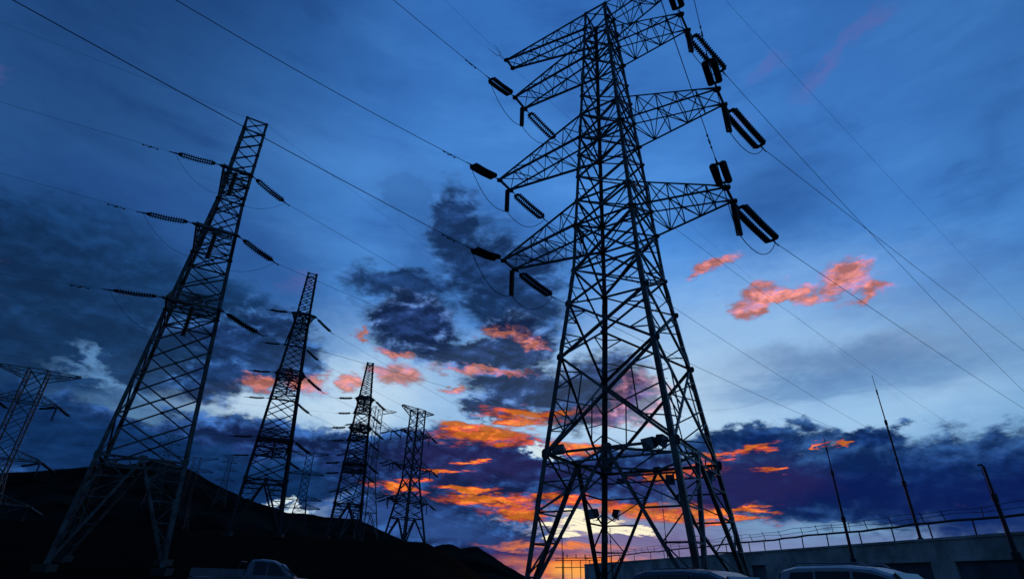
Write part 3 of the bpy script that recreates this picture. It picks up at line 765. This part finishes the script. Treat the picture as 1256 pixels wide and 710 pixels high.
for i in (1, 2, 3):
    for K, nm in (('N', 'near'), ('F', 'far')):
        T = t3['tips'][(K, i)]
        e = string(T[0], -112, 3.8, .5, f'dark insulator reaching left from the {nm} {LV[i]} arm of the third left pylon', G2, r=.26, sep=.4, cnt=8, nseg=6, link=.8)
        f = string(T[1], 40, 3.6, 1.6, f'dark insulator drooping right from the {nm} {LV[i]} arm of the third left pylon', G2, r=.22, sep=.3, cnt=8, nseg=6, link=.6)
        if K == 'N': hanging(T[0].lerp(T[1], .5), 2.6, f'dark insulator hanging inside the third left pylon at its {LV[i]} arm', G2, r=.25, cnt=6, nseg=6)
        span(e, -115, 60, f'faint power line running left from the {nm} {LV[i]} arm of the third left pylon', 'power lines on the left', m0=-.05, c=.0005, r=.012)
        span(f, 40, 260, f'power line descending right from the {nm} {LV[i]} arm of the third left pylon', 'power lines on the left', m0=-.12, c=.0004, r=.02, end_r=.03)

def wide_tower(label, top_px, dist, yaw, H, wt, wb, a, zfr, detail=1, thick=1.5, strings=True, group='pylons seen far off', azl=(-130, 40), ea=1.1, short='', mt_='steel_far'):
    """tower with wide arms: placed by bearing of its top and by distance"""
    azd, eld = azel(*top_px); x, y = dist * math.sin(R(azd)), dist * math.cos(R(azd)); ztop = EYE.z + dist * math.tan(R(eld)); g = ztop - H
    u_, v_ = uv(yaw); z = [g + H * f for f in zfr]; dp = H * .05
    pan = []; zw = g + H * .18; pts = [zw] + sorted(z) + [ztop]
    for i in range(len(pts) - 1):
        n_ = max(1, round((pts[i + 1] - pts[i]) / (H * .075))); pan += [pts[i] + (pts[i + 1] - pts[i]) * j / n_ for j in range(1, n_ + 1)]
    pan = pan[:-1]
    arms = []
    for i, zz_ in enumerate(z):
        for s, K in ((1, 'N'), (-1, 'F')): arms.append(dict(key=(K, i + 1), s=s, z=zz_, depth=dp, a=a[i], t=.8))
    for s, K in ((1, 'N'), (-1, 'F')): arms.append(dict(key=(K, 0), s=s, z=ztop - dp, depth=dp * .95, a=a[0] * ea, t=.5, ztip=ztop + .1, top=True, name='earth_wire_arm'))
    T = lattice_tower(dict(label=label, o=(x, y), u=u_, v=v_, detail=detail, thick=thick, mat=mt_, group=group, prof=[(g, wb), (g + H * .45, wb * .42), (ztop, wt)], waist=zw, panels=pan, horiz=z, arms=arms))
    nm_ = label.split(',')[0]
    if strings:
        for i in range(len(z)):
            for K, side_ in (('N', 'near'), ('F', 'far')):
                for j, az_ in ((0, azl[0]), (1, azl[1])):
                    w_ = 'towards the left' if j == 0 else 'towards the right'
                    string(T['tips'][(K, i + 1)][j], az_, 3.6, 1.3, f'dark insulator {w_}, {side_} {("first","second","third")[i]} arm, {short}',
                           'insulators of the far pylons', r=.24, sep=.35, cnt=6, nseg=5, link=.5)
                tq = T['tips'][(K, i + 1)]
                hanging(tq[0].lerp(tq[1], .5), 2.6, f'dark hanging insulator, {side_} {("first","second","third")[i]} arm, {short}', 'insulators of the far pylons', r=.22, cnt=6, nseg=5)
    return T
t4 = wide_tower('fourth pylon, standing on the ridge line left of centre', (513, 503), 170, -38, 38, 1.6, 4.2, (5.8, 7.5, 7.5), (.81, .55, .30), 1, 1.6, azl=(-150, 30), short='fourth pylon on the ridge line')
t4b = wide_tower('pylon half hidden behind the third one', (463, 500), 168, -45, 36, 1.2, 3.6, (6, 7, 7.5), (.84, .6, .33), 1, .8, mt_='steel', azl=(-140, 35), short='pylon half hidden behind the third')  # lighter steel stands in for haze on this pylon
t5 = wide_tower('broad pylon at the left edge of the sky', (52, 455), 128, -58, 34, 1.5, 3.6, (9, 8, 8.6), (.84, .52, .50), 1, 1.2, strings=False) if False else \
     wide_tower('broad pylon with wide arms at the far left edge', (49, 455), 136, -60, 34, 1.5, 3.6, (4.8, 5.8, 6.6), (.82, .52, .30), 1, 1.1, mt_='steel', azl=(-170, 10), ea=1.35, short='broad pylon at the far left edge')  # paler steel imitates the haze over this pylon
t6 = wide_tower('distant pylon whose foot meets the bright gap above the ridge', (381, 555), 290, -70, 36, 1.6, 4.2, (8, 9, 9), (.72, .4, .30), 1, 1.5, strings=False)
t7 = wide_tower('tiny pylon above the ridge between the two left pylons', (284, 559), 560, -60, 42, 1.2, 5, (6, 8, 8), (.86, .7, .5), 1, 1.2, strings=False, mt_='steel')  # haze put into the colour by the lighter steel
t8 = wide_tower('faint pylon seen through the legs of the nearest left pylon', (212, 533), 430, -60, 44, 1.2, 5, (6, 8, 8), (.86, .7, .5), 1, 1.0, strings=False, mt_='steel')  # lighter steel here too, in place of haze
t9 = wide_tower('faint pylon with a wide arm on the hill shoulder', (243, 561), 330, -78, 34, 1.6, 3.6, (9, 8, 8), (.8, .6, .3), 1, .9, strings=False)

# ================= the long wall on the right with its rail
W0 = Vector((11.2, 85.0, 0)); W1 = Vector((24.6, 13.0, 0))
wd = (W1 - W0).normalized(); wn = Vector((-wd.y, wd.x, 0))
if wn.dot(-W0) < 0: wn = -wn
WL = (W1 - W0).length; WH = 3.8
def wpt(s, z, off=0): return W0 + wd * s + wn * off + Vector((0, 0, z))
def s_at_az(azd):
    h = dirh(azd); n = Vector((h.y, -h.x, 0)); return -n.dot(W0) / n.dot(wd)
root = empty('long_wall', wpt(0, 0), 'long low painted wall with dark recessed panels behind the cars', 'wall')
O = root.location
# recesses as (start az, end az)
REC = []
for a, b, z0, z1 in (((940, 690), (956, 690), .6, 3.0), ((921, 690), (938, 690), .6, 3.0), ((1068, 690), (1141, 690), .5, 2.85), ((1171, 690), (1262, 690), .5, 2.85), ((800, 690), (850, 690), .6, 3.0)):
    sa, sb = s_at_az(azel(*a)[0]), s_at_az(azel(*b)[0]); REC.append((min(sa, sb), max(sa, sb), z0, z1))
REC.sort(); mb = MB(); pos = 0.0; ax = (wd, wn, Vector((0, 0, 1)))
def wbox(mb, s0, s1, z0, z1, th=.3, off=0): mb.box(wpt((s0 + s1) / 2, (z0 + z1) / 2, off - th / 2), s1 - s0, th, z1 - z0, ax)
merged = []
for r_ in REC:
    if merged and r_[0] < merged[-1][1] + .3: continue
    merged.append(r_)
for (s0, s1, z0, z1) in merged:
    wbox(mb, pos, s0, -.3, WH); wbox(mb, s0, s1, -.3, z0); wbox(mb, s0, s1, z1, WH); pos = s1
wbox(mb, pos, WL, -.3, WH)
mb.build('wall_body', 'render', root, O)
for (s0, s1, z0, z1) in merged:
    mb = MB(); wbox(mb, s0 + .003, s1 - .003, z0 + .003, z1 - .003, .1, -.14); mb.build('recessed_panel', 'recess', root, O)
    mb = MB()
    for (a, b, c, d_) in ((s0 - .08, s1 + .08, z1 + .002, z1 + .1), (s0 - .08, s1 + .08, z0 - .1, z0 - .002)): mb.box(wpt((a + b) / 2, (c + d_) / 2, .03), b - a, .06, d_ - c, ax)
    mb.build('panel_trim', 'render', root, O)
mb = MB(); mb.box(wpt(WL / 2, WH + .06, -.15), WL, .42, .115, ax); mb.build('coping', 'render', root, O)
# building volume behind the wall's far end
rr_ = empty('rail', wpt(0, WH + .12), 'thick rail with thin posts and barbed strands along the top of the long wall', 'railing')
O2 = rr_.location
mb = MB(); pts = []
s = 0
while s <= WL: pts.append(wpt(s, WH + .80 + .03 * math.sin(s * .7) + .02 * math.sin(s * 2.3), -.12)); s += 1.2
mb.tube(pts, .062, 6); mb.build('top_rail', 'pole', rr_, O2)
rng = random.Random(5)
s = .4
while s < WL:
    mb = MB(); lean = rng.uniform(-.04, .04); mb.bar(wpt(s, WH + .11, -.12), wpt(s + lean, WH + .78, -.12), .05); mb.build('post', 'pole', rr_, O2)
    s += rng.choice((1.5, 1.9, 2.2, 2.6)) * (1.25 if s > 30 else 1.7)
mb = MB(); s = .6
for k_ in range(2):
    pts = [wpt(q, WH + 1.08 + .20 * k_ + .04 * math.sin(q * .8 + k_ * 2) + .03 * math.sin(q * 2.1), -.12 + .09 * k_) for q in np.arange(0, WL, .8)]
    mb.tube(pts, .014, 4)
s = .9
while s < WL:
    mb.bar(wpt(s, WH + .8, -.12), wpt(s + rng.uniform(-.1, .3), WH + rng.uniform(1.25, 1.36), .08), .032); s += rng.uniform(1.2, 2.3)
mb.build('barbed_strands', 'pole', rr_, O2)

# masts
def mast(azd, dist, ztop, label, r0=.09, sections=4, tilt=0, hook=False):
    x, y = dist * math.sin(R(azd)), dist * math.cos(R(azd)); o = Vector((x, y, 0)); H = ztop
    root = empty('lightning_mast', o, label, 'mast', 'slender masts by the wall')
    cuts = [0, .30, .52, .78, .92, 1.0] if sections == 4 else [0, .45, .8, 1.0]
    rs = [r0, r0 * .8, r0 * .55, r0 * .32, r0 * .16] if sections == 4 else [r0, r0 * .75, r0 * .5]
    mb = MB()
    for i in range(len(cuts) - 1):
        a, b = o + Vector((tilt * cuts[i], 0, H * cuts[i])), o + Vector((tilt * cuts[i + 1], 0, H * cuts[i + 1]))
        mb.tube([a, b], [rs[i], rs[i] * .9], 8)
    mb.build('pole', 'pole', root, o)
    for i in range(1, len(cuts) - 1):
        mb = MB(); c = o + Vector((tilt * cuts[i], 0, H * cuts[i])); mb.tube([c - Vector((0, 0, .14)), c + Vector((0, 0, .14))], rs[i - 1] * 1.35, 8)
        mb.build('collar', 'pole', root, o)
    if hook:
        mb = MB(); c = o + Vector((tilt, 0, H)); mb.tube([c, c + Vector((-.12, -.05, .08)), c + Vector((-.3, -.1, .02))], .045, 6)
        mb.tube([c + Vector((-.2, -.1, -.02)), c + Vector((-.22, -.1, -.9)), o + Vector((-.10, -.05, H * .62))], .018, 5); mb.build('hook', 'pole', root, o)
    mb = MB(); mb.box(o + Vector((0, 0, .02)), .4, .4, .06); mb.build('base_plate', 'fitting', root, o)
mast(30.0, 38.6, EYE.z + 38.6 * math.tan(R(12.21)), 'short slender mast in front of the wall, left of the three', .11)
mast(35.0, 38.6, EYE.z + 38.6 * math.tan(R(16.88)), 'tallest needle-thin mast behind the rail, middle of the three', .10)
mast(40.45, 32.2, EYE.z + 32.2 * math.tan(R(8.86)), 'stubby mast with a bent tip near the right edge', .12, 3, hook=True)
mast(15.1, 64, EYE.z + 64 * math.tan(R(8.43)), 'thin mast seen through the legs of the tallest pylon', .07)
mast(10.03, 74, EYE.z + 74 * math.tan(R(4.81)), 'short lamp-like post left of the wall end, seen through the tallest pylon', .08, 3)

# far gantry against the orange horizon
def gantry():
    o = Vector((205 * math.sin(R(6.2)), 205 * math.cos(R(6.2)), 0))
    root = empty('substation_gantry', o, 'small dark gantry of posts and crossbeams against the orange horizon', 'gantry')
    sx = Vector((math.cos(R(6.2)), -math.sin(R(6.2)), 0)); zz_ = Vector((0, 0, 1))
    mb = MB(); mb.tube([o - sx * 2.6, o - sx * 2.6 + zz_ * 17.5], [.22, .12], 6); mb.build('tall_post', 'pole', root, o)
    mb = MB(); mb.tube([o - sx * 2.2, o - sx * 2.2 + zz_ * 11], [.2, .14], 6); mb.build('tall_post', 'pole', root, o)
    for x in (.5, 3.4, 6.5, 9.0):
        mb = MB(); mb.tube([o + sx * x, o + sx * x + zz_ * 8.6], .14, 6); mb.build('post', 'pole', root, o)
    for z in (6.2, 8.3, 9.0):
        mb = MB(); mb.bar(o - sx * 5 + zz_ * z, o + sx * 10 + zz_ * (z + .5), .22); mb.build('crossbeam', 'pole', root, o)
    for x in (-1, 2, 5, 8):
        mb = MB(); mb.discs(o + sx * x + zz_ * 9.0, o + sx * x + zz_ * 10.3, .25, 4, 6); mb.build('post_insulator', 'porcelain', root, o)
gantry()

# ================= vehicles
def loft(mb, secs):
    """secs: list of rings (same count) -> closed skin"""
    n = len(secs[0]); vs = [p for s_ in secs for p in s_]; fs = []
    for i in range(len(secs) - 1):
        for k_ in range(n):
            k2 = (k_ + 1) % n; fs.append((i * n + k_, i * n + k2, (i + 1) * n + k2, (i + 1) * n + k_))
    fs.append(tuple(range(n - 1, -1, -1))); fs.append(tuple((len(secs) - 1) * n + k_ for k_ in range(n)))
    mb.add(vs, fs)
def vehicle(name, label, cat, loc, yaw, L, Wd, prof_low, cab, win, paint, bed=None, rails=False, H=1.8):
    """x forward; prof_low: [(x, ztop)], cab: [(x, z)] roof line, belt z; win: list of side windows polygons [(x,z)...]"""
    root = empty(name, loc, label, cat); root.rotation_euler = (0, 0, yaw)
    hw = Wd / 2; mb = MB(); secs = []
    for (x, zt_, ww, zb) in prof_low:
        h = hw * ww
        secs.append([Vector((x, -h * .86, zb)), Vector((x, -h, zb + .16)), Vector((x, -h, zb + (zt_ - zb) * .72)), Vector((x, -h * .93, zt_ - .02)), Vector((x, -h * .6, zt_ + .015)),
                     Vector((x, h * .6, zt_ + .015)), Vector((x, h * .93, zt_ - .02)), Vector((x, h, zb + (zt_ - zb) * .72)), Vector((x, h, zb + .16)), Vector((x, h * .86, zb))])
    loft(mb, secs); b = mb.build('body', paint, root); sub(b)
    mb = MB(); secs = []; bz = cab['belt']
    for (x, z) in cab['line']:
        t_ = (z - bz) / (H - bz); h0 = hw * .93; h1 = hw * (.93 - .2 * t_)
        secs.append([Vector((x, -h0, bz - .04)), Vector((x, -(h0 + h1) / 2, (bz + z) / 2)), Vector((x, -h1 * .98, z - .05)), Vector((x, -h1 * .8, z)), Vector((x, 0, z + .02)), Vector((x, h1 * .8, z)), Vector((x, h1 * .98, z - .05)), Vector((x, (h0 + h1) / 2, (bz + z) / 2)), Vector((x, h0, bz - .04))])
    loft(mb, secs); c_ = mb.build('cabin', paint, root); sub(c_, 1)
    for poly in win:
        for s_ in (-1, 1):
            mb = MB(); f = []
            for (x, z) in poly:
                t_ = (z - bz) / (H - bz); f.append(Vector((x, s_ * (hw * (.93 - .2 * t_) + .006), z)))
            g = [p - Vector((0, s_ * .04, 0)) for p in f]; n = len(f)
            mb.add(f + g, [tuple(range(n)), tuple(range(2 * n - 1, n - 1, -1))] + [(i, (i + 1) % n, (i + 1) % n + n, i + n) for i in range(n)]); mb.build('side_window', 'glass', root)
    for nm, (xa, za), (xb, zb_) in (('windscreen', cab['ws'][0], cab['ws'][1]), ('rear_window', cab['rw'][0], cab['rw'][1])):
        mb = MB(); ha = hw * .80; hb_ = hw * .66; dn = Vector((zb_ - za, 0, -(xb - xa))).normalized()
        if dn.x * (1 if nm == 'windscreen' else -1) < 0: dn = -dn
        q = [Vector((xa, -ha, za)), Vector((xa, ha, za)), Vector((xb, hb_, zb_)), Vector((xb, -hb_, zb_))]
        mb.add([p + dn * .035 for p in q] + [p - dn * .03 for p in q], [(0, 1, 2, 3), (7, 6, 5, 4), (0, 4, 5, 1), (1, 5, 6, 2), (2, 6, 7, 3), (3, 7, 4, 0)]); mb.build(nm, 'glass', root)
    for x in (L / 2 - .95, -L / 2 + .98):
        for s_ in (-1, 1):
            c = Vector((x, s_ * (hw - .10), .36)); w = MB(); w.tube([c - Vector((0, .12, 0)), c - Vector((0, .10, 0)), c + Vector((0, .10, 0)), c + Vector((0, .12, 0))], [.30, .36, .36, .30], 20)
            wo = bpy.data.objects.new('wheel', None); SC.collection.objects.link(wo); wo.parent = root
            w.build('tyre', 'rubber', wo); rm = MB(); rm.tube([c + Vector((0, s_ * .10, 0)), c + Vector((0, s_ * .135, 0))], [.21, .19], 14); rm.build('rim', 'rim', wo)
    for s_ in (-1, 1):
        xf = cab['ws'][0][0] - .25
        mb = MB(); mb.box((xf, s_ * (hw + .10), bz + .10), .12, .2, .15); mb.build('wing_mirror', 'plastic' if paint == 'silver' else paint, root)
        mb = MB(); mb.box((L / 2 - .08, s_ * hw * .68, .72), .1, .34, .16); mb.build('headlight', 'clear', root)
        mb = MB(); mb.box((-L / 2 + .05, s_ * hw * .8, .92), .08, .16, .30); mb.build('tail_light', 'redlens', root)
    for x in (L / 2 - .02, -L / 2 + .02):
        mb = MB(); mb.box((x, 0, .48), .14, Wd * .9, .2); mb.build('bumper', 'plastic', root)
    if rails:
        for s_ in (-1, 1):
            mb = MB(); x0, x1 = cab['roof']; yy = s_ * hw * .66
            mb.tube([Vector((x0, yy, H - .01)), Vector((x0 + .12, yy, H + .055)), Vector((x1 - .12, yy, H + .05)), Vector((x1, yy, H - .02))], .02, 6); mb.build('roof_rail', 'rim', root)
    if bed:
        x0, x1, z0, z1 = bed
        for s_ in (-1, 1):
            mb = MB(); mb.box(((x0 + x1) / 2, s_ * (hw * .93), (z0 + z1) / 2), x1 - x0, .09, z1 - z0); mb.build('bed_side', paint, root)
        mb = MB(); mb.box((x0 + .04, 0, (z0 + z1) / 2 - .01), .08, Wd * .84, z1 - z0 - .02); mb.build('tailgate', paint, root)
        mb = MB(); mb.tube([Vector((x1 - .25, -hw * .8, z1)), Vector((x1 - .22, -hw * .74, z1 + .30)), Vector((x1 - .22, hw * .74, z1 + .30)), Vector((x1 - .25, hw * .8, z1))], .03, 6); mb.build('roll_bar', 'plastic', root)
    return root
def sub(ob, lv=1):
    m_ = ob.modifiers.new('bevel', 'BEVEL'); m_.width = .04; m_.segments = 2; m_.limit_method = 'ANGLE'; m_.angle_limit = R(25)
    for p in ob.data.polygons: p.use_smooth = False

def polar(azd, d, z=0): return (d * math.sin(R(azd)), d * math.cos(R(azd)), z)
# pickup on the left, side on, cab to the right
L = 5.3
vehicle('pickup_truck', 'pale pickup truck side-on at the foot of the dark hill', 'pickup', polar(-21.6, 30, .27), R(14), L, 1.85,
        [(-2.62, 1.0, .94, .55), (-2.4, 1.02, 1, .42), (-.4, 1.05, 1, .35), (1.05, 1.08, 1, .35), (2.1, 1.02, .98, .38), (2.5, .92, .93, .42), (2.65, .72, .85, .5)],
        dict(belt=1.08, line=[(-.42, 1.12), (-.36, 1.60), (-.28, 1.72), (.1, 1.76), (.6, 1.72), (.95, 1.58), (1.35, 1.30), (1.62, 1.10)], ws=((1.60, 1.10), (.98, 1.57)), rw=((-.43, 1.14), (-.37, 1.60)), roof=(-.2, .7)),
        [[(-.12, 1.14), (.42, 1.14), (.42, 1.64), (-.12, 1.66)], [(.48, 1.14), (1.28, 1.12), (.98, 1.42), (.72, 1.62), (.48, 1.64)]], 'dim', bed=(-2.6, -.48, 1.02, 1.34), H=1.76)
suvp = [(-2.2, .95, .88, .5), (-2.1, 1.05, .98, .38), (-.5, 1.08, 1, .3), (1.0, 1.06, 1, .3), (1.9, .98, .97, .34), (2.2, .85, .9, .4), (2.3, .65, .8, .46)]
def suv(name, label, az_, d, yaw, paint, H=1.82, rails=True, z=0):
    k_ = H
    return vehicle(name, label, 'car', polar(az_, d, z), yaw, 4.5, 1.84, suvp,
        dict(belt=1.06, line=[(-2.12, 1.10), (-2.02, 1.45), (-1.85, k_ - .10), (-1.5, k_ - .02), (-.4, k_), (.3, k_ - .05), (.7, k_ - .18), (1.1, 1.36), (1.5, 1.08)], ws=((1.46, 1.10), (.74, k_ - .17)), rw=((-2.14, 1.14), (-1.90, k_ - .16)), roof=(-1.6, .2)),
        [[(-1.85, 1.14), (-1.05, 1.14), (-1.05, k_ - .14), (-1.6, k_ - .16)], [(-.98, 1.14), (-.18, 1.12), (-.18, k_ - .13), (-.98, k_ - .13)], [(-.1, 1.12), (1.05, 1.12), (.62, k_ - .27), (.3, k_ - .17), (-.1, k_ - .13)]], paint, rails=rails, H=k_)
suv('parked_car', 'white car with roof rails and dark windows in front of the long wall', 31.0, 17.0, R(-54), 'white', 1.97, True)
suv('parked_car', 'dark car showing only its roof among the legs of the tallest pylon', 18.9, 15.2, R(-54), 'silver', 1.79, False)
print('OBJ', len(SC.objects))
